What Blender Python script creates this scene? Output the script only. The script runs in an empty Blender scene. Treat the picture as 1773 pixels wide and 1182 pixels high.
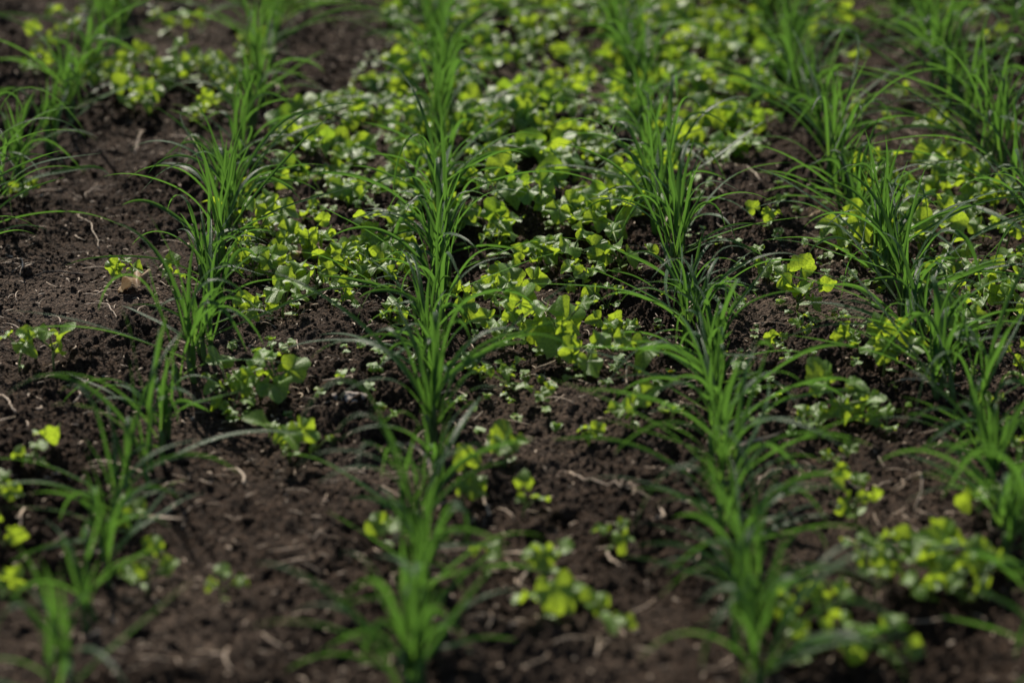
import bpy, math, random
import numpy as np
from mathutils import Vector, Matrix

SC = bpy.context.scene
COL = SC.collection
R = math.radians

# ---------------------------------------------------------------- camera, sky, sun, exposure
F_PX, CAM_H, PITCH = 3890.0, 1.04, R(22.9)      # focal length in photo pixels (1773 wide)
cam_d = bpy.data.cameras.new('camera')
cam = bpy.data.objects.new('camera', cam_d)
COL.objects.link(cam)
cam.location = (0, 0, CAM_H)
cam.rotation_euler = (math.pi/2 - PITCH, 0, 0)
cam_d.sensor_width = 36.0
cam_d.lens = F_PX*36.0/1773.0
cam_d.clip_start, cam_d.clip_end = 0.05, 500
cam_d.dof.use_dof = True
cam_d.dof.focus_distance = 2.74
cam_d.dof.aperture_fstop = 2.55
cam_d.dof.aperture_blades = 9
SC.camera = cam

SUN_EL, SUN_AZ = R(42), R(-16)                  # azimuth from +Y (away from camera) towards +X
w = bpy.data.worlds.new('World'); SC.world = w; w.use_nodes = True
nt = w.node_tree
sky = nt.nodes.new('ShaderNodeTexSky'); sky.sky_type = 'NISHITA'; sky.sun_disc = False
sky.sun_elevation = SUN_EL; sky.sun_rotation = SUN_AZ
nt.links.new(sky.outputs[0], nt.nodes['Background'].inputs[0])
nt.nodes['Background'].inputs[1].default_value = 0.058
sd = bpy.data.lights.new('sun', 'SUN'); sd.energy = 4.6; sd.angle = R(0.5); sd.color = (1, .92, .80)
sun = bpy.data.objects.new('sun', sd); COL.objects.link(sun)
to_sun = Vector((math.sin(SUN_AZ)*math.cos(SUN_EL), math.cos(SUN_AZ)*math.cos(SUN_EL), math.sin(SUN_EL)))
sun.rotation_euler = to_sun.to_track_quat('Z', 'Y').to_euler()
SC.view_settings.view_transform = 'Standard'
SC.view_settings.look = 'None'
SC.view_settings.gamma = 1
SC.view_settings.exposure = 0.6
SC.cycles.max_bounces = 8
SC.cycles.transmission_bounces = 6
SC.cycles.diffuse_bounces = 4

def ground_xy(px, py):
    """where the camera sees the flat ground for a point of the photograph (in its 1773x1182 pixels)"""
    u = (px-886.5)/F_PX; v = (591-py)/F_PX
    dx = u; dy = math.cos(PITCH) + v*math.sin(PITCH); dz = -math.sin(PITCH) + v*math.cos(PITCH)
    t = CAM_H/-dz
    return dx*t, dy*t

# ---------------------------------------------------------------- noise and the height of the soil
def hash2(ix, iy, seed):
    h = (ix.astype(np.int64)*374761393 + iy.astype(np.int64)*668265263 + seed*974634777) & 0xffffffff
    h = ((h ^ (h >> 13))*1274126177) & 0xffffffff
    h = h ^ (h >> 16)
    return (h & 0xffff)/65535.0
def vnoise(x, y, seed):
    ix = np.floor(x); iy = np.floor(y); fx = x-ix; fy = y-iy
    fx = fx*fx*fx*(fx*(fx*6-15)+10); fy = fy*fy*fy*(fy*(fy*6-15)+10)
    a = hash2(ix, iy, seed); b = hash2(ix+1, iy, seed); c = hash2(ix, iy+1, seed); d = hash2(ix+1, iy+1, seed)
    return (a+(b-a)*fx) + ((c+(d-c)*fx) - (a+(b-a)*fx))*fy
def rot(x, y, a): return x*math.cos(a)-y*math.sin(a), x*math.sin(a)+y*math.cos(a)
def billow(x, y, lam, seed):
    x, y = rot(x, y, seed*0.7); wx = vnoise(x/lam*1.3, y/lam*1.3, seed+50)*.7; wy = vnoise(x/lam*1.3+9, y/lam*1.3, seed+51)*.7
    return np.abs(vnoise(x/lam+wx, y/lam+wy, seed)*2-1)
def worley(x, y, lam, seed):
    X = x/lam; Y = y/lam; ix = np.floor(X); iy = np.floor(Y); best = np.full(X.shape, 9.0)
    for i in (-1, 0, 1):
        for j in (-1, 0, 1):
            cx = ix+i+hash2(ix+i, iy+j, seed); cy = iy+j+hash2(ix+i, iy+j, seed+1)
            best = np.minimum(best, (cx-X)**2+(cy-Y)**2)
    return np.sqrt(best)
MOUNDS = [(*ground_xy(px, py), r_, h_) for px, py, r_, h_ in ((995, 715, .055, .024), (1440, 640, .075, .026), (1590, 1070, .04, .02), (1520, 800, .05, .015), (250, 560, .06, .012), (560, 610, .07, .014), (1500, 1090, .05, -.015), (880, 1060, .03, -.012), (620, 560, .06, .012))]
def macro(x, y):
    m = 0.0
    for bx, by, br, bh in MOUNDS: m = m+bh*np.exp(-(((x-bx)/br)**2+((y-by)/br)**2))
    return m+(vnoise(x/.5, y/.5, 1)-.5)*.022 + (vnoise(x/.17, y/.17, 2)-.5)*.020 + (vnoise(x/.07, y/.07, 3)-.5)*.010
SMOOTH = [(*ground_xy(px, py), r_) for px, py, r_ in ((40, 470, .16), (150, 380, .13), (60, 600, .10), (580, 90, .20), (640, 20, .2), (900, 650, .05), (1430, 110, .16), (1420, 960, .06), (80, 780, .06))]
def fine(x, y):
    rough = .40+1.15*np.clip(vnoise(x/.16, y/.16, 8)*1.7-.40, 0, 1)
    for bx, by, br in SMOOTH: rough = rough*(1-.50*np.exp(-((x-bx)**2+(y-by)**2)/br**2))
    cl = np.clip(.62-worley(x, y, .030, 11), 0, 1)**.8*vnoise(x/.05, y/.05, 12)
    cs = np.clip(.60-worley(x, y, .011, 21), 0, 1)
    ct = np.clip(.62-worley(x, y, .0062, 41), 0, 1)
    return .0020*np.clip(.6-worley(x, y, .0045, 91), 0, 1)+rough*(cl*.020 + billow(x, y, .024, 4)*.009 + cs*.0085 + ct*.0052 + np.clip(.55-worley(x, y, .060, 71), 0, 1)*vnoise(x/.09, y/.09, 72)**2*.045 + billow(x, y, .009, 5)*.003)
def height(x, y): return macro(x, y)+fine(x, y)
def gz(x, y):
    return float(height(np.array([x]), np.array([y]))[0])
def gz_arr(x, y): return height(np.asarray(x, float), np.asarray(y, float))

# ---------------------------------------------------------------- materials
def new_mat(name):
    m = bpy.data.materials.new(name); m.use_nodes = True
    n = m.node_tree.nodes; n.clear()
    return m, n, m.node_tree.links
def ramp(n, stops):
    r = n.new('ShaderNodeValToRGB'); e = r.color_ramp.elements
    while len(e) < len(stops): e.new(.5)
    for k, (p, c) in enumerate(stops): e[k].position = p; e[k].color = (*c, 1) if len(c) == 3 else c
    return r
def math_n(n, l, op, a, b=None, clamp=False):
    m = n.new('ShaderNodeMath'); m.operation = op; m.use_clamp = clamp
    for i, v in ((0, a), (1, b)):
        if v is None: continue
        if isinstance(v, (int, float)): m.inputs[i].default_value = v
        else: l.new(v, m.inputs[i])
    return m.outputs[0]
def mixc(n, l, fac, a, b, mode='MIX'):
    m = n.new('ShaderNodeMix'); m.data_type = 'RGBA'; m.blend_type = mode
    for s, v in ((0, fac), (6, a), (7, b)):
        if isinstance(v, (int, float)): m.inputs[s].default_value = v
        elif isinstance(v, tuple): m.inputs[s].default_value = (*v, 1)
        else: l.new(v, m.inputs[s])
    return m.outputs[2]
def noise(n, l, vec, scale, detail=4, rough=.6):
    t = n.new('ShaderNodeTexNoise'); t.inputs['Scale'].default_value = scale
    t.inputs['Detail'].default_value = detail; t.inputs['Roughness'].default_value = rough
    if vec is not None: l.new(vec, t.inputs['Vector'])
    return t.outputs['Fac']

def soil_mat(name, lift=1.0):
    m, n, l = new_mat(name)
    out = n.new('ShaderNodeOutputMaterial'); p = n.new('ShaderNodeBsdfPrincipled'); l.new(p.outputs[0], out.inputs[0])
    g = n.new('ShaderNodeNewGeometry'); P = g.outputs['Position']
    f1 = noise(n, l, P, 260, 6, .7); f2 = noise(n, l, P, 2.2, 4, .6); f3 = noise(n, l, P, 60, 5, .65)
    k = lift
    c1 = ramp(n, [(.28, (.010*k, .0060*k, .0036*k)), (.52, (.034*k, .0228*k, .0150*k)), (.74, (.090*k, .063*k, .043*k))]); l.new(f1, c1.inputs[0])
    c2 = ramp(n, [(.3, (.014*k, .0092*k, .0062*k)), (.7, (.052*k, .036*k, .025*k))]); l.new(f3, c2.inputs[0])
    c = mixc(n, l, .5, c1.outputs[0], c2.outputs[0]); c = mixc(n, l, 1.0, c, (1.00, .89, .79), 'MULTIPLY')
    dry = ramp(n, [(.46, (0, 0, 0)), (.66, (1, 1, 1))]); l.new(f2, dry.inputs[0])
    c = mixc(n, l, math_n(n, l, 'MULTIPLY', dry.outputs[0], .35), c, (.150, .113, .086))
    sp = noise(n, l, P, 900, 2, .5); spr = ramp(n, [(.70, (0, 0, 0)), (.78, (1, 1, 1))]); l.new(sp, spr.inputs[0])
    c = mixc(n, l, math_n(n, l, 'MULTIPLY', spr.outputs[0], .5), c, (.22, .18, .14))
    l.new(c, p.inputs['Base Color'])
    p.inputs['Roughness'].default_value = .9; p.inputs['Specular IOR Level'].default_value = .16
    b = n.new('ShaderNodeBump'); b.inputs['Strength'].default_value = 1.0; b.inputs['Distance'].default_value = .0026
    def grains(scale):
        vo = n.new('ShaderNodeTexVoronoi'); vo.inputs['Scale'].default_value = scale; vo.inputs['Randomness'].default_value = 1
        wv = n.new('ShaderNodeVectorMath'); wv.operation = 'ADD'; l.new(P, wv.inputs[0])
        sc_ = n.new('ShaderNodeVectorMath'); sc_.operation = 'SCALE'; nz = n.new('ShaderNodeTexNoise'); nz.inputs['Scale'].default_value = scale*.9; l.new(P, nz.inputs['Vector'])
        l.new(nz.outputs['Color'], sc_.inputs[0]); sc_.inputs['Scale'].default_value = .9/scale; l.new(sc_.outputs[0], wv.inputs[1]); l.new(wv.outputs[0], vo.inputs['Vector'])
        sp_ = n.new('ShaderNodeSeparateColor'); l.new(vo.outputs['Color'], sp_.inputs[0])
        return vo.outputs['Distance'], sp_.outputs[0]
    g1, r1 = grains(250); g2, r2 = grains(560)
    gv = math_n(n, l, 'ADD', math_n(n, l, 'MULTIPLY', r1, 1.0), math_n(n, l, 'MULTIPLY', math_n(n, l, 'MULTIPLY', r2, r2), 1.1))
    gv = math_n(n, l, 'ADD', gv, .12)
    hs = n.new('ShaderNodeHueSaturation'); l.new(c, hs.inputs['Color']); l.new(gv, hs.inputs['Value']); l.new(hs.outputs[0], p.inputs['Base Color'])
    hh = math_n(n, l, 'SUBTRACT', math_n(n, l, 'MULTIPLY', noise(n, l, P, 330, 8, .75), .6), math_n(n, l, 'ADD', math_n(n, l, 'MULTIPLY', g1, 1.5), math_n(n, l, 'MULTIPLY', g2, .8)))
    l.new(hh, b.inputs['Height']); l.new(b.outputs[0], p.inputs['Normal'])
    return m

def leafy(name, diff_a, diff_b, tr_a, tr_b, tr_fac, rough, spec, kind, sheen=0.0):
    """thin leaf: a waxy surface over a translucent body; UV = (across or angle, along or radius)"""
    m, n, l = new_mat(name)
    out = n.new('ShaderNodeOutputMaterial'); p = n.new('ShaderNodeBsdfPrincipled'); t = n.new('ShaderNodeBsdfTranslucent')
    mx = n.new('ShaderNodeMixShader'); mx.inputs[0].default_value = tr_fac
    l.new(p.outputs[0], mx.inputs[1]); l.new(t.outputs[0], mx.inputs[2]); l.new(mx.outputs[0], out.inputs[0])
    g = n.new('ShaderNodeNewGeometry'); rnd = g.outputs['Random Per Island']; P = g.outputs['Position']
    uv = n.new('ShaderNodeUVMap'); sep = n.new('ShaderNodeSeparateXYZ'); l.new(uv.outputs[0], sep.inputs[0])
    U, V = sep.outputs[0], sep.outputs[1]
    d = mixc(n, l, rnd, diff_a, diff_b); tr = mixc(n, l, rnd, tr_a, tr_b)
    b = n.new('ShaderNodeBump'); b.inputs['Distance'].default_value = .0006
    if kind == 'blade':
        w = n.new('ShaderNodeMath'); w.operation = 'SINE'
        l.new(math_n(n, l, 'MULTIPLY', U, 60), w.inputs[0])
        st = math_n(n, l, 'ADD', math_n(n, l, 'MULTIPLY', w.outputs[0], .5), .5)
        d = mixc(n, l, math_n(n, l, 'MULTIPLY', st, .25), d, (.02, .05, .02), 'MIX')
        tr = mixc(n, l, math_n(n, l, 'MULTIPLY', st, .35), tr, (.05, .16, .01))
        mid = math_n(n, l, 'SUBTRACT', 1, math_n(n, l, 'MULTIPLY', math_n(n, l, 'ABSOLUTE', math_n(n, l, 'SUBTRACT', U, .5)), 11), True)
        d = mixc(n, l, math_n(n, l, 'MULTIPLY', mid, .5), d, (.10, .17, .06))
        low = math_n(n, l, 'SUBTRACT', 1, math_n(n, l, 'MULTIPLY', V, 5), True)      # the sheath end is paler
        d = mixc(n, l, math_n(n, l, 'MULTIPLY', low, .7), d, (.17, .25, .08)); tr = mixc(n, l, math_n(n, l, 'MULTIPLY', low, .6), tr, (.30, .50, .06))
        # yellowed tips on some blades
        tip = math_n(n, l, 'MULTIPLY', math_n(n, l, 'SUBTRACT', V, .86, True), 7, True)
        old = math_n(n, l, 'GREATER_THAN', rnd, .78)
        tf = math_n(n, l, 'MULTIPLY', tip, old)
        d = mixc(n, l, tf, d, (.34, .24, .07)); tr = mixc(n, l, tf, tr, (.5, .33, .05))
        l.new(math_n(n, l, 'ADD', st, math_n(n, l, 'MULTIPLY', noise(n, l, P, 220, 4, .6), 2.2)), b.inputs['Height']); b.inputs['Strength'].default_value = .7
        dust = ramp(n, [(.50, (0, 0, 0)), (.72, (1, 1, 1))]); l.new(noise(n, l, P, 130, 6, .7), dust.inputs[0])
        d = mixc(n, l, math_n(n, l, 'MULTIPLY', dust.outputs[0], .22), d, (.08, .13, .05))
    else:
        a = math_n(n, l, 'ABSOLUTE', math_n(n, l, 'SINE', math_n(n, l, 'MULTIPLY', U, math.pi*3.5)))
        vein = math_n(n, l, 'SUBTRACT', 1, math_n(n, l, 'DIVIDE', math_n(n, l, 'MULTIPLY', a, math_n(n, l, 'ADD', V, .15)), .16), True)
        d = mixc(n, l, math_n(n, l, 'MULTIPLY', vein, .55), d, (.30, .38, .16))
        tr = mixc(n, l, math_n(n, l, 'MULTIPLY', vein, .35), tr, (.10, .20, .01))
        sp = noise(n, l, P, 420, 5, .7); net = ramp(n, [(.43, (1, 1, 1)), (.52, (0, 0, 0))]); l.new(sp, net.inputs[0])
        tr = mixc(n, l, math_n(n, l, 'MULTIPLY', net.outputs[0], .55), tr, (.09, .16, .008))
        d = mixc(n, l, math_n(n, l, 'MULTIPLY', net.outputs[0], .3), d, (.05, .09, .02))
        # rusty worn patches on a few leaves
        bl = ramp(n, [(.60, (0, 0, 0)), (.70, (1, 1, 1))]); l.new(noise(n, l, P, 55, 3, .6), bl.inputs[0])
        old = math_n(n, l, 'GREATER_THAN', rnd, .80)
        rf = math_n(n, l, 'MULTIPLY', math_n(n, l, 'MULTIPLY', bl.outputs[0], old), .8)
        d = mixc(n, l, rf, d, (.20, .09, .02)); tr = mixc(n, l, rf, tr, (.45, .16, .01))
        hh = math_n(n, l, 'SUBTRACT', math_n(n, l, 'MULTIPLY', sp, .8), math_n(n, l, 'MULTIPLY', vein, .9))
        l.new(hh, b.inputs['Height']); b.inputs['Strength'].default_value = .8; b.inputs['Distance'].default_value = .0012
    l.new(d, p.inputs['Base Color']); l.new(tr, t.inputs['Color'])
    l.new(b.outputs[0], p.inputs['Normal'])
    p.inputs['Roughness'].default_value = rough; p.inputs['Specular IOR Level'].default_value = spec
    if sheen:
        p.inputs['Sheen Weight'].default_value = sheen; p.inputs['Sheen Roughness'].default_value = .5
    return m
def plain(name, a, b, scale=80, rough=.7, spec=.3, tr=0.0):
    m, n, l = new_mat(name)
    out = n.new('ShaderNodeOutputMaterial'); p = n.new('ShaderNodeBsdfPrincipled')
    g = n.new('ShaderNodeNewGeometry')
    f = noise(n, l, g.outputs['Position'], scale, 5, .65); r = ramp(n, [(.3, a), (.7, b)]); l.new(f, r.inputs[0])
    v = math_n(n, l, 'ADD', math_n(n, l, 'MULTIPLY', g.outputs['Random Per Island'], .9), .45)
    hs = n.new('ShaderNodeHueSaturation'); l.new(r.outputs[0], hs.inputs['Color']); l.new(v, hs.inputs['Value'])
    l.new(hs.outputs[0], p.inputs['Base Color'])
    p.inputs['Roughness'].default_value = rough; p.inputs['Specular IOR Level'].default_value = spec
    bm_ = n.new('ShaderNodeBump'); bm_.inputs['Strength'].default_value = .6; bm_.inputs['Distance'].default_value = .001
    l.new(f, bm_.inputs['Height']); l.new(bm_.outputs[0], p.inputs['Normal'])
    if tr:
        t = n.new('ShaderNodeBsdfTranslucent'); mx = n.new('ShaderNodeMixShader'); mx.inputs[0].default_value = tr
        l.new(hs.outputs[0], t.inputs['Color']); l.new(p.outputs[0], mx.inputs[1]); l.new(t.outputs[0], mx.inputs[2]); l.new(mx.outputs[0], out.inputs[0])
    else: l.new(p.outputs[0], out.inputs[0])
    return m
M_SOIL = soil_mat('soil'); M_CLOD = soil_mat('soil_clod', 1.1)
M_BLADE = leafy('crop_blade', (.018, .080, .026), (.038, .115, .030), (.07, .23, .036), (.20, .39, .045), .38, .42, .40, 'blade')
M_SHEATH = leafy('crop_sheath', (.09, .16, .05), (.14, .20, .07), (.12, .32, .03), (.20, .42, .04), .30, .45, .4, 'blade')
M_LEAF = leafy('weed_leaf', (.12, .27, .045), (.20, .36, .045), (.28, .46, .030), (.52, .65, .036), .53, .35, .62, 'leaf', .0)
M_STEM = plain('weed_stem', (.13, .20, .05), (.26, .33, .11), 120, .55, .4, .25)
M_STRAW = plain('dry_straw', (.30, .21, .14), (.66, .54, .42), 160, .6, .35, .1)
M_TWIG = plain('dark_twig', (.03, .024, .02), (.10, .08, .065), 160, .8, .2)
M_DRY = plain('withered_leaf', (.16, .08, .035), (.46, .34, .20), 90, .6, .3, .2)
M_STONE = plain('pale_stone', (.16, .13, .11), (.32, .28, .25), 120, .85, .2)

# ---------------------------------------------------------------- mesh helpers
def link_mesh(name, verts, faces, mat, parent=None, uvs=None, smooth=True):
    me = bpy.data.meshes.new(name)
    me.from_pydata([tuple(v) for v in verts], [], faces)
    if uvs is not None:
        lay = me.uv_layers.new(name='UVMap')
        vi = np.empty(len(me.loops), dtype=np.int32); me.loops.foreach_get('vertex_index', vi)
        lay.data.foreach_set('uv', np.asarray(uvs, dtype=np.float32)[vi].ravel())
    me.materials.append(mat)
    if smooth: me.polygons.foreach_set('use_smooth', [True]*len(me.polygons))
    o = bpy.data.objects.new(name, me); COL.objects.link(o)
    if parent: o.parent = parent
    return o
def thing(name, loc, cat, group=None):
    o = bpy.data.objects.new(name, None); COL.objects.link(o); o.location = loc; o.empty_display_size = .02
    o['category'] = cat
    if group: o['group'] = group
    return o
class Geo:
    def __init__(s): s.v = []; s.f = []; s.uv = []
    def add(s, v, f, uv=None):
        k = len(s.v); s.v += list(v); s.f += [tuple(i+k for i in q) for q in f]
        s.uv += list(uv) if uv is not None else [(.5, .5)]*len(v)
    def build(s, name, mat, parent=None): return link_mesh(name, s.v, s.f, mat, parent, s.uv)

def tube(pts, radii, sides=6):
    v = []; f = []; uv = []; n = len(pts)
    for i, p in enumerate(pts):
        T = (pts[min(i+1, n-1)]-pts[max(i-1, 0)]).normalized()
        A = T.orthogonal().normalized() if i == 0 else (A-T*A.dot(T)).normalized()
        B = T.cross(A)
        for k in range(sides):
            a = 2*math.pi*k/sides
            v.append(p+(A*math.cos(a)+B*math.sin(a))*radii[i]); uv.append((k/sides, i/(n-1)))
    for i in range(n-1):
        for k in range(sides):
            f.append((i*sides+k, i*sides+(k+1) % sides, (i+1)*sides+(k+1) % sides, (i+1)*sides+k))
    f.append(tuple(range(sides-1, -1, -1))); f.append(tuple((n-1)*sides+k for k in range(sides)))
    return v, f, uv

def blade(p0, az, tilt0, bend, L, W, kink=None, twist=0.0, drift=0.0, origin=(0, 0), fold=.30, segs=16, floor=0.0):
    """a long folded ribbon that bends under its own weight and comes to rest on the soil"""
    pts = [Vector(p0)]; a = az; wave = random.uniform(0, 6.28); wk = random.uniform(.02, .10)
    dirs = []
    for i in range(segs):
        s = (i+.5)/segs
        tl = tilt0 + bend*s**1.5
        if kink: tl += kink[1]/(1+math.exp(-(s-kink[0])*15))
        tl = min(tl, R(172)) + math.sin(s*9+wave)*wk
        a = az + drift*s*s + math.sin(s*5+wave)*wk
        d = Vector((math.cos(a)*math.sin(tl), math.sin(a)*math.sin(tl), math.cos(tl)))
        p = pts[-1] + d*(L/segs)
        lo = floor + .0025
        if p.z < lo:
            h = Vector((math.cos(a), math.sin(a), 0)); p = pts[-1] + h*(L/segs); p.z = lo+abs(math.sin(i*1.7))*.0015
        pts.append(p)
    v = []; uv = []; f = []
    for i, p in enumerate(pts):
        s = i/segs
        T = (pts[min(i+1, segs)]-pts[max(i-1, 0)]).normalized()
        side0 = Vector((-math.sin(az), math.cos(az), 0)); S = (side0-T*side0.dot(T)).normalized(); N = T.cross(S)
        tw = twist*s; S2 = S*math.cos(tw)+N*math.sin(tw); N2 = T.cross(S2)
        wd = W*.5*min(1, .5+1.8*s)*max(.02, (1-s**2.6))**.85
        fo = fold*(1.25-.7*s)
        for k, c in enumerate((-1, -.5, 0, .5, 1)):
            v.append(p + S2*(wd*c*math.cos(fo)) + N2*(wd*(abs(c)-.5)*math.sin(fo)*1.2)); uv.append((k/4, s))
    for i in range(segs):
        for k in range(4):
            q = i*5+k; f.append((q, q+1, q+6, q+5))
    return v, f, uv

def outline(phi, seed, teeth):
    r = .68+.18*math.cos(phi)+.05*math.cos(3*phi)+.075*math.cos(5*phi)
    r += .085*abs(math.sin(phi*teeth*.5+seed)) + .03*math.sin(phi*3+seed*2)
    notch = max(0, (abs(phi)-2.35)/.79)
    return r*(1-.80*notch**1.6)
def leaf_geo(size, rng, cup=.25, fold=.2, wave=.12, rings=6, spokes=30):
    """a rounded scalloped leaf with a notch at its stalk; stalk end at the origin, tip towards +X"""
    seed = rng.uniform(0, 6); teeth = rng.choice((9, 11, 13)); ph = rng.uniform(0, 6); wn = rng.choice((3, 4, 5))
    v = [Vector((0, 0, 0))]; uv = [(.5, 0)]; f = []
    asp = rng.uniform(.85, 1.1); bendx = rng.uniform(-.1, .5)
    for i in range(1, rings+1):
        t = i/rings
        for k in range(spokes+1):
            phi = -3.02+6.04*k/spokes
            r = outline(phi, seed, teeth) if i == rings else outline(phi, seed, teeth)*.0+ (outline(phi, seed, teeth)-(.085*abs(math.sin(phi*teeth*.5+seed)))*(1-t))
            x = math.cos(phi)*r*t; y = math.sin(phi)*r*t*asp
            vein = abs(math.sin((phi+3.02)/6.04*math.pi*3.5*1.0))
            z = fold*abs(y) - cup*(x*x+y*y)*.6 - bendx*max(x, 0)**2*.8 + wave*t*t*math.sin(phi*wn+ph) + .08*t*(vein-.5)
            v.append(Vector((x, y, z))*size); uv.append(((phi+3.02)/6.04, t))
    n = spokes+1
    for k in range(spokes): f.append((0, 1+k, 2+k))
    for i in range(rings-1):
        for k in range(spokes):
            q = 1+i*n+k; f.append((q, q+n, q+n+1, q+1))
    return v, f, uv
def strap_leaf(size, rng):
    v = []; uv = []; f = []; n = 8
    b = rng.uniform(.0, .5)
    for i in range(n+1):
        s = i/n; wd = .26*math.sin(math.pi*min(1, .08+s*.9))**.7
        if i == n: wd = .05
        for k, c in enumerate((-1, 0, 1)):
            v.append(Vector((s, c*wd, .08*abs(c)*1.0+.1*s-b*s*s))*size); uv.append((.5+.05*c, s))
    for i in range(n):
        for k in range(2):
            q = i*3+k; f.append((q, q+1, q+4, q+3))
    return v, f, uv
def place(geo, M):
    v, f, uv = geo
    return [M @ p for p in v], f, uv

# ---------------------------------------------------------------- the soil
def build_ground():
    ys = [1.25]
    while ys[-1] < 5.1: ys.append(ys[-1]+.00088*ys[-1])
    core_y = len(ys)
    st = .03
    while ys[-1] < 90: ys.append(ys[-1]+st); st *= 1.14
    pre = []; st = .02; y = 1.25
    while y > -12: y -= st; st *= 1.2; pre.append(y)
    Y = np.array(pre[::-1]+ys)
    u = list(np.linspace(-1, 1, 1080)); ex = []; st = .006; a = 1
    while a < 30: a += st; st *= 1.16; ex.append(a)
    U = np.array([-e for e in ex[::-1]]+u+ex)
    hw = .262*np.maximum(Y, 1.0)+.10
    X = U[None, :]*hw[:, None]; YY = np.broadcast_to(Y[:, None], X.shape)
    Z = height(X, YY)
    ny, nx = X.shape
    co = np.stack([X, YY, Z], -1).reshape(-1, 3).astype(np.float32)
    i = np.arange((ny-1)*(nx-1)); r = i//(nx-1); c = i % (nx-1); q = r*nx+c
    quads = np.stack([q, q+1, q+nx+1, q+nx], -1).astype(np.int32)
    me = bpy.data.meshes.new('soil')
    me.vertices.add(len(co)); me.vertices.foreach_set('co', co.ravel())
    me.loops.add(quads.size); me.loops.foreach_set('vertex_index', quads.ravel())
    me.polygons.add(len(quads)); me.polygons.foreach_set('loop_start', np.arange(0, quads.size, 4, dtype=np.int32))
    me.polygons.foreach_set('use_smooth', np.ones(len(quads), dtype=bool))
    me.update(calc_edges=True); me.materials.append(M_SOIL)
    o = bpy.data.objects.new('ground', me); COL.objects.link(o)
    o['kind'] = 'structure'; o['label'] = 'dark brown crumbly field soil under the crop rows'; o['category'] = 'soil'
build_ground()

def ico(sub):
    import bmesh
    bm = bmesh.new(); bmesh.ops.create_icosphere(bm, subdivisions=sub, radius=1)
    v = np.array([p.co[:] for p in bm.verts]); f = np.array([[q.index for q in g.verts] for g in bm.faces]); bm.free()
    return v, f
def field_point(rs, n):
    """random points of the visible soil, spread evenly over the ground"""
    y = rs.uniform(1.5, 4.9, n*3); hw = .25*y+.08; keep = rs.uniform(0, 1.3, n*3) < hw
    y = y[keep][:n]; x = rs.uniform(-1, 1, len(y))*(.25*y+.08)
    return x, y
def build_clods():
    rs = np.random.RandomState(4); V = []; Fc = []; base = 0
    for sub, n, r0, r1 in ((1, 95000, .0009, .0030), (2, 5200, .0026, .0065), (3, 260, .007, .014)):
        iv, iff = ico(sub)
        x, y = field_point(rs, n); n = len(x)
        # crumbs gather in the rougher patches
        keep = rs.uniform(0, 1, n) < .35+.9*np.clip(vnoise(x/.22, y/.22, 8)*1.5-.25, 0, 1)
        x, y = x[keep], y[keep]; n = len(x)
        r = r0+(r1-r0)*rs.uniform(0, 1, n)**2.2; z = gz_arr(x, y)+r*.35
        d = iv[None]*(1+rs.uniform(-.28, .28, (n, len(iv), 1)) if sub < 3 else 1.0)
        if sub == 3:
            ph = rs.uniform(0, 50, (n, 1))
            q = iv[None]+ph[..., None]
            bump = (vnoise(q[..., 0]*1.7+q[..., 2], q[..., 1]*1.7, 31)-.5)*.9+(vnoise(q[..., 0]*5+q[..., 2]*3, q[..., 1]*5, 32)-.5)*.35
            d = iv[None]*(1+bump[..., None])
        sc = rs.uniform(.65, 1.2, (n, 1, 3)); sc[..., 2] *= .75
        d = d*sc*r[:, None, None]
        a = rs.uniform(0, 6.28, n); ca, sa = np.cos(a)[:, None], np.sin(a)[:, None]
        dx = d[..., 0]*ca-d[..., 1]*sa; dy = d[..., 0]*sa+d[..., 1]*ca
        P = np.stack([dx+x[:, None], dy+y[:, None], d[..., 2]+z[:, None]], -1).reshape(-1, 3)
        k = (np.arange(n)*len(iv))[:, None, None]+iff[None]+base
        V.append(P); Fc.append(k.reshape(-1, 3)); base += len(P)
    co = np.concatenate(V).astype(np.float32); tr = np.concatenate(Fc).astype(np.int32)
    me = bpy.data.meshes.new('soil_clods')
    me.vertices.add(len(co)); me.vertices.foreach_set('co', co.ravel())
    me.loops.add(tr.size); me.loops.foreach_set('vertex_index', tr.ravel())
    me.polygons.add(len(tr)); me.polygons.foreach_set('loop_start', np.arange(0, tr.size, 3, dtype=np.int32))
    me.polygons.foreach_set('use_smooth', np.ones(len(tr), dtype=bool))
    me.update(calc_edges=True); me.materials.append(M_CLOD)
    o = bpy.data.objects.new('soil_crumbs', me); COL.objects.link(o)
    o['kind'] = 'stuff'; o['label'] = 'loose dark crumbs and small clods scattered over the soil'; o['category'] = 'soil crumbs'
build_clods()

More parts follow.
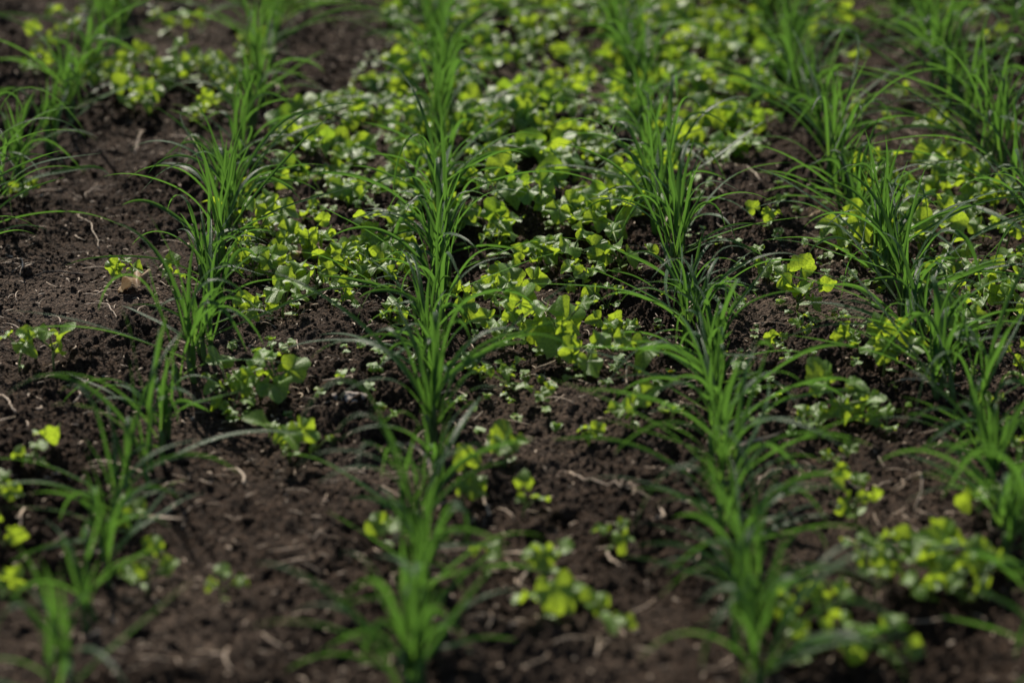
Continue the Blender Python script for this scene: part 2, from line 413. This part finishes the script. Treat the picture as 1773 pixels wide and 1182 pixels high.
def straw_geo(g, x, y, z, L, W, az, curl, lift, rng, sides=4):
    n = 6; pts = []; p = Vector((x, y, z)); a = az
    for i in range(n+1):
        pts.append(p.copy()); a += curl/n
        el = lift*math.cos(i/n*math.pi)
        p = p+Vector((math.cos(a)*math.cos(el), math.sin(a)*math.cos(el), math.sin(el)))*(L/n)
    v, f, uv = tube(pts, [W*(.55+.45*math.sin(math.pi*min(1, .2+i/n*.8))) for i in range(n+1)], sides)
    g.add(v, f, uv)
def build_litter():
    rng = random.Random(8); rs = np.random.RandomState(8); g = Geo()
    x, y = field_point(rs, 8000); z = gz_arr(x, y)
    for i in range(len(x)):
        L = rng.choice((rng.uniform(.003, .009), rng.uniform(.005, .014), rng.uniform(.01, .040)))
        straw_geo(g, x[i], y[i], z[i]+.0012, L, rng.uniform(.0003, .0009)*(1.6 if L < .010 else 1), rng.uniform(0, 6.28), rng.uniform(-1.6, 1.6), rng.uniform(0, .35), rng)
    o = g.build('straw_litter', M_STRAW)
    o['kind'] = 'stuff'; o['label'] = 'short pale bits of straw and root littering the soil'; o['category'] = 'straw litter'
build_litter()

# ---------------------------------------------------------------- crop tufts
ORD = ['first', 'second', 'third', 'fourth', 'fifth', 'sixth', 'seventh', 'eighth', 'ninth', 'tenth', 'eleventh', 'twelfth', 'thirteenth',
       'fourteenth', 'fifteenth', 'sixteenth', 'seventeenth', 'eighteenth', 'nineteenth', 'twentieth', 'twenty-first', 'twenty-second',
       'twenty-third', 'twenty-fourth', 'twenty-fifth', 'twenty-sixth', 'twenty-seventh', 'twenty-eighth', 'twenty-ninth', 'thirtieth']
# the foot of every tuft, in pixels of the photograph, from the front of each row to its far end
ROWS = [
 [(-95, 500), (-45, 430), (14, 352), (45, 318), (92, 262), (118, 218), (140, 180), (160, 140), (182, 98), (203, 60), (222, 22), (240, -14), (256, -48)],
 [(120, 1230), (152, 1112), (196, 985), (226, 905), (268, 835), (284, 745), (312, 672), (342, 632), (362, 575), (350, 528), (384, 488), (398, 440), (402, 402), (412, 362), (425, 300), (432, 248), (445, 205), (454, 165), (462, 125), (470, 88), (480, 50), (490, 14), (500, -22), (508, -55)],
 [(672, 1250), (706, 1185), (724, 1085), (742, 1000), (728, 925), (742, 850), (736, 772), (752, 700), (748, 640), (762, 588), (752, 545), (764, 500), (756, 462), (766, 420), (772, 380), (762, 340), (768, 296), (764, 256), (768, 215), (770, 178), (766, 140), (760, 105), (756, 70), (752, 36), (748, 2), (744, -32), (742, -64)],
 [(1330, 1240), (1296, 1150), (1292, 1070), (1272, 985), (1250, 915), (1244, 852), (1236, 790), (1218, 722), (1206, 660), (1192, 602), (1184, 548), (1172, 500), (1166, 455), (1152, 412), (1144, 370), (1134, 330), (1126, 290), (1114, 250), (1104, 212), (1094, 175), (1086, 138), (1078, 102), (1066, 68), (1056, 32), (1048, -4), (1040, -38)],
 [(1830, 1200), (1798, 1100), (1768, 1025), (1742, 962), (1722, 880), (1706, 800), (1680, 742), (1640, 704), (1612, 655), (1590, 606), (1562, 562), (1534, 512), (1516, 466), (1488, 418), (1466, 366), (1452, 328), (1436, 288), (1416, 248), (1400, 208), (1386, 172), (1370, 134), (1352, 98), (1336, 62), (1320, 28), (1306, -6), (1292, -40)],
 [(1905, 620), (1868, 550), (1838, 486), (1800, 428), (1768, 378), (1738, 326), (1704, 282), (1676, 238), (1650, 198), (1624, 160), (1602, 122), (1582, 86), (1560, 50), (1540, 14), (1520, -20), (1504, -52)],
 [(1905, 300), (1880, 245), (1860, 195), (1840, 160), (1812, 122), (1790, 84), (1766, 46), (1742, 8), (1720, -26), (1700, -56)],
]
def build_tuft(px, py, ri, k, n_row):
    rng = random.Random(ri*1000+k*7+3); random.seed(ri*1000+k)
    x, y = ground_xy(px+rng.gauss(0, 7)*(py+1060)/1600, py); z = gz(x, y)
    root = thing('crop_tuft', (x, y, z), 'crop plant', 'grassy crop tufts growing in rows')
    root['row'] = ri; root['nth'] = k
    far = py < 75
    size = rng.uniform(.66, 1.16); tl_ = (rng.gauss(0, .10), rng.gauss(0, .10)); lush = ri >= 4 and py < 300
    if ri >= 4 and py < 520: size *= 1.16
    if ri in (0, 5, 6): size *= 1.12
    ntil = rng.choice((3, 4, 4)) if ri < 4 else 4
    blades_all = Geo(); kinds = []
    for t in range(ntil):
        a = rng.uniform(0, 6.28); off = Vector((math.cos(a)*.009, rng.uniform(-.034, .034), 0)); off.x *= rng.uniform(.3, 1.6)
        lean = Vector((tl_[0]+rng.uniform(-.14, .14), tl_[1]+rng.uniform(-.14, .14), 1)).normalized()
        hs = rng.uniform(.028, .050)*size; r0 = rng.uniform(.0026, .0038)
        off.z = float(gz(x+off.x, y+off.y))-z-.004
        pts = [off+lean*(hs*q/4) for q in range(5)]
        v, f, uv = tube(pts, [r0*1.15, r0, r0*.95, r0*.9, r0*.6], 7)
        link_mesh('stem', v, f, M_SHEATH, root, uv)
        nb = (rng.choice((3, 4, 5, 6)) if not lush else 6) if not far else 9; ts = rng.uniform(.72, 1.12)
        for b in range(nb):
            h = rng.uniform(.25, 1.0); p0 = off+lean*(hs*h)
            # long leaves lean out across the row, short ones stand in it
            az = rng.choice((0, math.pi))+rng.gauss(0, .75) if rng.random() < .72 else rng.uniform(0, 6.28)
            kind = rng.random(); fl = 0.0
            L = rng.uniform(.10, .155)*size*ts; W = rng.uniform(.0038, .0077)
            if kind < (.32 if 250 < py < 760 else .38):
                args = (az, R(rng.uniform(1, 13)), R(rng.uniform(3, 38)), L*.98, W*.9); kw = {}
            elif kind < (.55 if 250 < py < 760 else .60):
                args = (az, R(rng.uniform(10, 32)), R(rng.uniform(75, 125)), L*rng.uniform(1.15, 1.55), W*1.05); kw = {}
            elif kind < .79:
                args = (az, R(rng.uniform(5, 22)), R(rng.uniform(10, 40)), L*rng.uniform(1.1, 1.4), W*1.1); kw = dict(kink=(rng.uniform(.5, .75), R(rng.uniform(80, 140))))
            else:
                args = (az, R(rng.uniform(40, 68)), R(rng.uniform(25, 60)), L/ts*rng.uniform(1.2, 1.8)*(.75 if py > 820 else 1), W*1.05); kw = {}
            g = blade(p0, *args, twist=rng.gauss(0, 1.0), drift=rng.gauss(0, .4), fold=rng.uniform(.25, .6), floor=.004, segs=12 if far else 18, **kw)
            if far: blades_all.add(*g)
            else: link_mesh('leaf_blade', g[0], g[1], M_BLADE, root, g[2])
    if far: blades_all.build('foliage', M_BLADE, root)
    for q in range(rng.choice((0, 0, 1, 1, 2)) if not far else 0):      # dead lower leaves lying at the foot
        g = blade(Vector((0, rng.uniform(-.02, .02), .006)), rng.uniform(0, 6.28), R(rng.uniform(55, 75)), R(40), rng.uniform(.04, .09), rng.uniform(.003, .005), twist=rng.gauss(0, 2), drift=rng.gauss(0, 1.2), floor=.004, segs=10)
        link_mesh('withered_blade', g[0], g[1], M_STRAW, root, g[2])
    return root
tufts = []
for ri, row in enumerate(ROWS):
    lst = []
    for k, (px, py) in enumerate(row): lst.append(build_tuft(px, py, ri, k, len(row)))
    tufts.append(lst)

# ---------------------------------------------------------------- weeds
def build_weed(px, py, scale, n_leaf, seed, split=True, upright=.5, tall=1.0):
    rng = random.Random(seed)
    x, y = ground_xy(px, py); z = gz(x, y)
    root = thing('leafy_weed', (x, y, z-.002), 'weed', 'lobed lime green weeds between the crop rows')
    stems = Geo(); leaves = Geo()
    sh = rng.uniform(.012, .028)*scale*tall
    top = Vector((rng.uniform(-.006, .006), rng.uniform(-.006, .006), sh))
    stems.add(*tube([Vector((0, 0, -.003)), top*.5+Vector((rng.uniform(-.002, .002), 0, 0)), top], [.0014*scale, .0012*scale, .0010*scale], 6))
    a0 = rng.uniform(0, 6.28); out = []
    for i in range(n_leaf):
        a = a0+i*2.4+rng.uniform(-.3, .3); young = i >= n_leaf-1 and n_leaf > 3
        pl = rng.uniform(.012, .030)*scale*(.45 if young else 1)*(.5+.5*tall); el = R(rng.uniform(25, 65))
        d = Vector((math.cos(a)*math.cos(el), math.sin(a)*math.cos(el), math.sin(el)))
        st = top*rng.uniform(.45, 1); e = st+d*pl; mid = st+d*pl*.5+Vector((0, 0, pl*.12))
        stems.add(*tube([st, mid, e], [.0009*scale, .0008*scale, .0007*scale], 5))
        sz = rng.uniform(.0095, .0195)*scale*(.5 if young else 1)
        pitch = R(rng.uniform(-35, 30)) if rng.random() > upright*.5 else R(rng.uniform(20, 55))
        g = leaf_geo(sz, rng, cup=rng.uniform(-.1, .35), fold=rng.uniform(.0, .32), wave=rng.uniform(.12, .30), rings=6 if split else 4, spokes=44 if split else 20)
        M = Matrix.Translation(e) @ Matrix.Rotation(R(rng.gauss(26, 22)), 4, 'X') @ Matrix.Rotation(a+rng.uniform(-.5, .5), 4, 'Z') @ Matrix.Rotation(-pitch, 4, 'Y') @ Matrix.Rotation(rng.gauss(0, .35), 4, 'X')
        out.append(place(g, M))
    for i in range(2):      # seed leaves near the foot
        if rng.random() < .35: continue
        a = a0+1+i*math.pi+rng.uniform(-.3, .3); sz = rng.uniform(.010, .017)*scale
        M = Matrix.Translation(top*.35) @ Matrix.Rotation(a, 4, 'Z') @ Matrix.Rotation(-R(rng.uniform(0, 25)), 4, 'Y')
        out.append(place(strap_leaf(sz, rng), M))
    stems.build('stem', M_STEM, root)
    if split:
        for g in out: link_mesh('leaf', g[0], g[1], M_LEAF, root, g[2])
    else:
        for g in out: leaves.add(*g)
        leaves.build('foliage', M_LEAF, root)
    root['size'] = scale
    return root
# foot of each weed in pixels of the photograph, scale, number of leaves
WEEDS = [
 (500, 790, 1.5, 6), (480, 700, 1.2, 5), (450, 690, .9, 4), (395, 690, 1.0, 5), (405, 715, .8, 4), (545, 790, .7, 4), (385, 1048, .9, 3), (255, 1035, 1.1, 4),
 (222, 935, 1.0, 4), (35, 655, 1.0, 3), (95, 660, 1.1, 3), (70, 830, 1.2, 3), (10, 895, .9, 3), (12, 965, .9, 3), (2, 1040, .9, 3),
 (872, 820, 1.35, 4), (800, 880, 1.1, 3), (660, 950, .9, 4), (905, 905, .8, 4), (950, 1010, 1.3, 4), (845, 998, .8, 3), (935, 1075, 1.4, 5), (1062, 955, .9, 3),
 (1092, 762, 1.2, 5), (1072, 1108, 1.1, 3), (1015, 780, .7, 4), (1015, 675, 1.0, 4), (1096, 665, 1.25, 4), (968, 640, 1.5, 6), (872, 610, 1.2, 5), (918, 612, 1.1, 5),
 (1045, 600, .7, 5), (1075, 602, .7, 5), (932, 712, .8, 3), (882, 674, .8, 4), (832, 672, .7, 3), (902, 546, 1.1, 4), (872, 506, .9, 4), (820, 560, .9, 5),
 (1378, 548, 1.2, 6), (1385, 602, .6, 4), (1475, 628, .8, 4), (1352, 632, .6, 3), (1528, 668, 1.1, 6), (1450, 745, 1.5, 7), (1395, 755, 1.2, 5), (1500, 745, 1.1, 5), (1530, 768, .8, 3),
 (1440, 832, .8, 4), (1483, 900, 1.3, 5), (1500, 1000, 1.3, 5), (1545, 1008, 1.3, 6), (1615, 1000, 1.5, 5), (1652, 1022, 1.3, 6), (1705, 1020, 1.2, 6), (1665, 1062, 1.4, 5),
 (1452, 1075, 1.1, 4), (1385, 1078, 1.0, 4), (1512, 1055, .8, 3), (1470, 1165, 1.3, 5), (1395, 1165, 1.0, 4), (1545, 1160, 1.1, 4), (1690, 925, 1.0, 5), (1745, 920, .9, 4), (1600, 1075, .9, 4),
 (1745, 548, 1.1, 5), (1762, 580, .9, 4), (1765, 655, 1.0, 4), (1640, 522, 1.1, 5), (1640, 610, 1.2, 5), (1715, 735, .8, 3), (1765, 800, 1.0, 4),
 (1470, 465, 1.3, 6), (1505, 450, 1.3, 6), (1560, 440, 1.3, 6), (1600, 462, 1.3, 6), (1590, 410, 1.2, 5), (1455, 440, 1.1, 5), (1520, 492, .9, 5), (1650, 478, .9, 5), (1690, 500, .9, 4),
 (1515, 345, 1.3, 6), (1545, 360, 1.3, 6), (1640, 330, 1.5, 6), (1672, 340, 1.3, 6), (1690, 380, 1.2, 6), (1725, 385, 1.2, 5), (1650, 400, 1.0, 5), (1700, 430, .9, 5), (1500, 375, 1.0, 5),
 (503, 452, 1.0, 5), (540, 452, 1.0, 6), (578, 462, 1.1, 6), (612, 470, 1.1, 5), (648, 466, 1.1, 6), (672, 460, 1.2, 5), (700, 470, .9, 4), (552, 525, 1.2, 4), (620, 505, .9, 5), (652, 512, 1.0, 5),
 (690, 522, 1.0, 4), (492, 572, 1.2, 5), (448, 582, .9, 4), (440, 508, 1.1, 5), (472, 512, 1.1, 5), (412, 482, .9, 5), (425, 430, 1.1, 5), (448, 440, 1.0, 5), (470, 415, 1.1, 5), (215, 508, .9, 4),
 (300, 510, .7, 4), (540, 398, .7, 5), (865, 448, .9, 5), (950, 470, 1.0, 6), (985, 480, 1.3, 6), (1000, 430, 1.1, 5), (1075, 485, 1.3, 5), (1060, 440, 1.2, 6), (925, 480, .9, 4), (1330, 500, .8, 4), (40, 352, .9, 4),
 (172, 172, 1.1, 5), (190, 152, 1.2, 5), (210, 180, 1.0, 5), (235, 205, 1.1, 5), (262, 212, 1.0, 5), (300, 165, 1.2, 5), (330, 158, 1.3, 5), (358, 172, 1.1, 5), (390, 165, 1.2, 5), (405, 185, 1.1, 5), (345, 228, .9, 4), (372, 215, 1.0, 4),
 (285, 65, 1.1, 4), (350, 60, .9, 4), (90, 95, 1.0, 4), (1192, 45, 1.5, 5), (1485, 55, 1.2, 4), (1475, 118, 1.0, 4), (1690, 60, 1.0, 4), (455, 350, 1.0, 4),
 (1480, 200, .9, 5), (1540, 240, .9, 4), (1560, 180, .9, 4), (1650, 60, 1.0, 4), (1730, 110, 1.0, 5), (1430, 70, 1.0, 4), (1500, 0, 1.0, 4), (60, 150, .9, 4), (1590, 280, .9, 4),
 (1620, 350, 1.0, 5), (1610, 300, 1.0, 5), (1760, 480, 1.0, 4), (1700, 560, .9, 4), (1590, 520, .9, 4), (1330, 420, .8, 4), (1010, 520, .9, 4), (960, 420, 1.0, 5), (680, 580, .8, 4), (590, 560, .8, 4), (1050, 540, .8, 4), (850, 540, .8, 4),
 (1620, 250, 1.0, 5), (1750, 250, 1.0, 5), (1740, 440, 1.0, 5), (1700, 130, 1.1, 5), (120, 70, 1.1, 4), (330, 20, 1.1, 4), (250, 120, 1.0, 4), (1600, 30, 1.1, 4), (1420, 30, 1.0, 4), (1700, 10, 1.1, 4), (440, 130, 1.0, 5), (430, 90, 1.0, 4),
]
weeds = [build_weed(px, py, s*(.90 if py > 700 else 1.14), n+(1 if 300 < py < 700 else 0), 500+i, split=py > 130) for i, (px, py, s, n) in enumerate(WEEDS)]
# the dense patch at the back between the second and fifth rows
POLY = [(455, 275), (520, 215), (600, 165), (640, 110), (690, 50), (700, -40), (1330, -40), (1345, 60), (1345, 170), (1330, 250), (1255, 300), (1210, 345), (1120, 400), (1010, 420), (900, 405), (900, 460), (850, 470), (780, 430), (690, 420), (560, 365), (480, 335)]
def inside(x, y, P):
    c = False
    for i in range(len(P)):
        (x1, y1), (x2, y2) = P[i], P[i-1]
        if (y1 > y) != (y2 > y) and x < (x2-x1)*(y-y1)/(y2-y1)+x1: c = not c
    return c
rng = random.Random(77); dense = []; tries = 0
while len(dense) < 160 and tries < 40000:
    tries += 1
    px, py = rng.uniform(440, 1350), rng.uniform(-45, 440)
    if not inside(px, py, POLY): continue
    gx, gy = ground_xy(px, py)
    if rng.random() > (gy/4.4)**2: continue
    if any((gx-q[0])**2+(gy-q[1])**2 < .043**2 for q in dense): continue
    dense.append((gx, gy, px, py))
for i, (gx, gy, px, py) in enumerate(dense):
    weeds.append(build_weed(px, py+6, rng.uniform(1.0, 1.6), rng.choice((6, 7, 8)), 3000+i, split=False, tall=.55))

# tiny seedlings and runners that carpet the soil of the patch
def build_seedlings():
    rng = random.Random(5); g = Geo(); n = 0
    while n < 1360:
        px, py = (rng.uniform(440, 1350), rng.uniform(-45, 440)) if n < 1050 else (rng.uniform(380, 1700), rng.uniform(300, 760))
        if n < 1050 and not inside(px, py, POLY): continue
        x, y = ground_xy(px, py); z = gz(x, y); n += 1; a = rng.uniform(0, 6.28)
        for j in range(rng.choice((2, 3, 4))):
            M = Matrix.Translation((x, y, z+rng.uniform(.002, .014))) @ Matrix.Rotation(a+j*2.1, 4, 'Z') @ Matrix.Rotation(-R(rng.uniform(-10, 50)), 4, 'Y')
            g.add(*place(leaf_geo(rng.uniform(.004, .010), rng, rings=2, spokes=10), M))
    o = g.build('weed_seedlings', M_LEAF)
    o['kind'] = 'stuff'; o['label'] = 'carpet of tiny green seedlings in and around the dense weed patch'; o['category'] = 'seedlings'
build_seedlings()

# ---------------------------------------------------------------- larger straws, twigs and stones
def debris(name, kind_mat, p1, p2, W, label, cat, curl=0.0, lift=.1, group=None, sides=6):
    W = W*.55
    rng = random.Random(hash(label) % 9999 if False else sum(map(ord, label)))
    x1, y1 = ground_xy(*p1); x2, y2 = ground_xy(*p2); L = math.hypot(x2-x1, y2-y1); az = math.atan2(y2-y1, x2-x1)
    n = 14; pts = []
    nx_, ny_ = -math.sin(az), math.cos(az)
    for i in range(n+1):
        s = i/n; o = math.sin(s*math.pi)*curl*L+rng.uniform(-.02, .02)*L
        x = x1+(x2-x1)*s+nx_*o; y = y1+(y2-y1)*s+ny_*o
        pts.append(Vector((x, y, gz(x, y)*.5+float(macro(np.array([x]), np.array([y]))[0])*.5+.006+W+lift*L*math.sin(s*math.pi))))
    c = pts[0].copy(); pts = [p-c for p in pts]
    v, f, uv = tube(pts, [W*rng.uniform(.75, 1.15)*(1 if i < n else .5) for i in range(n+1)], sides)
    o = link_mesh(name, v, f, kind_mat, None, uv); o.location = c
    o['label'] = label; o['category'] = cat
    if group: o['group'] = group
    return o
GS = 'pale straws lying on the soil'
debris('straw_piece', M_STRAW, (388, 814), (424, 850), .0024, 'short pale bent straw on bare soil between the first two full rows', 'straw', .12, .1, GS)
debris('straw_piece', M_STRAW, (985, 826), (1135, 880), .0018, 'long brown stalk lying on soil between the two central rows', 'straw', -.06, .02, GS)
debris('straw_piece', M_STRAW, (826, 868), (846, 905), .0020, 'short pinkish straw beside the third row under a lime weed leaf', 'straw', .05, .1, GS)
debris('straw_piece', M_STRAW, (868, 968), (896, 1026), .0028, 'curly pale brown rootlet beside the blurred weed near the bottom edge', 'rootlet', .28, .15, GS)
debris('straw_piece', M_STRAW, (1050, 962), (1084, 996), .0026, 'stubby tan straw just below a small round-leaved weed', 'straw', -.1, .1, GS)
debris('straw_piece', M_STRAW, (1120, 928), (1142, 902), .0024, 'curled light straw under an arching crop blade of the fourth row', 'straw', -.3, .1, GS)
debris('straw_piece', M_STRAW, (1545, 852), (1582, 896), .0018, 'grey straw arching over the soil near the long-stemmed weed', 'straw', .3, .5, GS)
debris('straw_piece', M_STRAW, (1306, 850), (1362, 812), .0016, 'thin straight straw slanting up beside the fourth crop row', 'straw', .02, .08, GS)
debris('straw_piece', M_STRAW, (1636, 452), (1790, 506), .0020, 'long tan stalk lying at the photo edge past the fifth row', 'straw', -.03, .04, GS)
debris('straw_piece', M_STRAW, (902, 662), (965, 694), .0015, 'thin straw beside a weed on the mound between the central rows', 'straw', .05, .1, GS)
debris('straw_piece', M_STRAW, (1085, 690), (1100, 660), .0022, 'pale upright straw chip at the foot of the yellow-leaved weed', 'straw', .1, .3, GS)
debris('straw_piece', M_STRAW, (150, 560), (205, 588), .0016, 'wavy pale straw on the bare ground beside the second row', 'straw', .12, .08, GS)
debris('straw_piece', M_STRAW, (14, 468), (36, 492), .0016, 'small white forked rootlet at the left photo edge', 'rootlet', .2, .2, GS)
debris('straw_piece', M_STRAW, (130, 380), (172, 436), .0014, 'slim straw on smooth grey soil between the first two rows', 'straw', .04, .06, GS)
debris('straw_piece', M_STRAW, (235, 268), (250, 232), .0020, 'tan straw standing out of the soil beside the first row', 'straw', .0, .1, GS)
debris('straw_piece', M_STRAW, (298, 242), (340, 280), .0022, 'reddish straw lying midway between the first and second rows', 'straw', .1, .1, GS)
debris('straw_piece', M_STRAW, (35, 930), (45, 880), .0028, 'blurred tan straw pointing away near the lower left corner', 'straw', .0, .1, GS)
debris('straw_piece', M_STRAW, (0, 710), (30, 745), .0020, 'brown straw lying at the left edge above the lower tufts', 'straw', .0, .05, GS)
debris('straw_piece', M_STRAW, (1690, 165), (1745, 150), .0016, 'fine straw between the fifth and sixth rows near the top', 'straw', .1, .1, GS)
debris('straw_piece', M_STRAW, (955, 492), (1000, 500), .0016, 'tangled pale root under the grey-green weed in focus', 'rootlet', .35, .25, GS)
debris('straw_piece', M_STRAW, (1270, 300), (1318, 335), .0018, 'brown straw just outside the lower corner of the dense weed patch', 'straw', .03, .04, GS)
debris('twig', M_TWIG, (60, 492), (150, 488), .0022, 'dark charred twig lying on smooth soil at the left', 'twig', .06, .05)
debris('twig', M_TWIG, (1250, 770), (1300, 742), .0016, 'thin dark twig lying against the fourth crop row', 'twig', .04, .05)
def stalk(px, py, h, label):
    x, y = ground_xy(px, py); z = gz(x, y)
    v, f, uv = tube([Vector((0, 0, -.004)), Vector((.001, 0, h*.5)), Vector((-.001, .002, h))], [.0018, .0016, .0012], 7)
    o = link_mesh('dry_stalk', v, f, M_STRAW, None, uv); o.location = (x, y, z); o['label'] = label; o['category'] = 'stalk'
stalk(1529, 186, .055, 'pale dry stalk standing upright between the fifth and sixth rows')
def lump(px, py, r, label, mat, seed, name='stone', cat='stone', sq=(1, .8, .6)):
    x, y = ground_xy(px, py); z = gz(x, y); iv, iff = ico(4)
    d = 1+(vnoise(iv[:, 0]*1.6+iv[:, 2]+seed, iv[:, 1]*1.6+seed, seed)-.5)*.7+(vnoise(iv[:, 0]*5+iv[:, 2]*3, iv[:, 1]*5+seed, seed+1)-.5)*.25+(vnoise(iv[:, 0]*14+iv[:, 2]*9, iv[:, 1]*14+seed, seed+2)-.5)*.22
    P = iv*d[:, None]*np.array(sq)*r
    o = link_mesh(name, P.tolist(), iff.tolist(), mat); o.location = (x, y, z+r*.25); o['label'] = label; o['category'] = cat
lump(608, 712, .012, 'pale greyish clod lying left of the third crop row', M_STONE, 3, 'pale_clod', 'clod', (1.5, .8, .6))
lump(1474, 256, .005, 'small white pebble among blades of the fifth row', M_STONE, 5, 'pebble', 'pebble')
lump(1590, 1062, .015, 'large brown clod behind the blurred weeds at bottom right', M_CLOD, 7, 'soil_clod', 'clod', (1.1, 1.3, .8))
def dead_leaf(px, py, size, seed, label, h=.006):
    rng = random.Random(seed); x, y = ground_xy(px, py); z = gz(x, y)
    v, f, uv = leaf_geo(size, rng, cup=.9, fold=.5, wave=.3)
    o = link_mesh('withered_leaf', v, f, M_DRY, None, uv); o.location = (x, y, z+h+size*.3); o.rotation_euler = (rng.uniform(-.4, .4), rng.uniform(-.3, .3), rng.uniform(0, 6))
    o['label'] = label; o['category'] = 'dead leaf'
dead_leaf(240, 538, .028, 3, 'curled beige and brown dead leaf beside the second crop row', .008)
dead_leaf(512, 468, .014, 4, 'crumpled brown dead leaf at the foot of in-focus weeds')
dead_leaf(1412, 385, .016, 6, 'pale brown dead leaf under weeds past the fifth row')

# ---------------------------------------------------------------- labels
for ri, lst in enumerate(tufts):
    for k, t in enumerate(lst):
        t['label'] = 'grassy crop tuft, %s from the front in the %s row from the left' % (ORD[k], ORD[ri])
        for p in ('row', 'nth'): del t[p]
def near(x, y):
    best = None
    for ri, lst in enumerate(tufts):
        for k, t in enumerate(lst):
            d = (t.location.x-x)**2+((t.location.y-y)*1.6)**2
            if best is None or d < best[0]: best = (d, ri, k, t)
    return best
cells = {}
for wd in weeds:
    d, ri, k, t = near(wd.location.x, wd.location.y)
    cells.setdefault((ri, k, 'right' if wd.location.x > t.location.x else 'left'), []).append(wd)
for (ri, k, side), lst in cells.items():
    lst.sort(key=lambda o: o.location.y)
    for i, o in enumerate(lst):
        sz = 'large' if o['size'] > 1.3 else ('small' if o['size'] < .95 else 'lime')
        lead = sz+' leafy weed' if len(lst) == 1 else ('%s leafy weed' % ORD[i] if len(lst) > 1 else '')
        where = '%s of tuft %d from the front, %s crop row' % (side, k+1, ORD[ri])
        o['label'] = (lead+' '+where) if len(lst) == 1 else '%s of %d weeds %s' % (ORD[i], len(lst), where)
        del o['size']
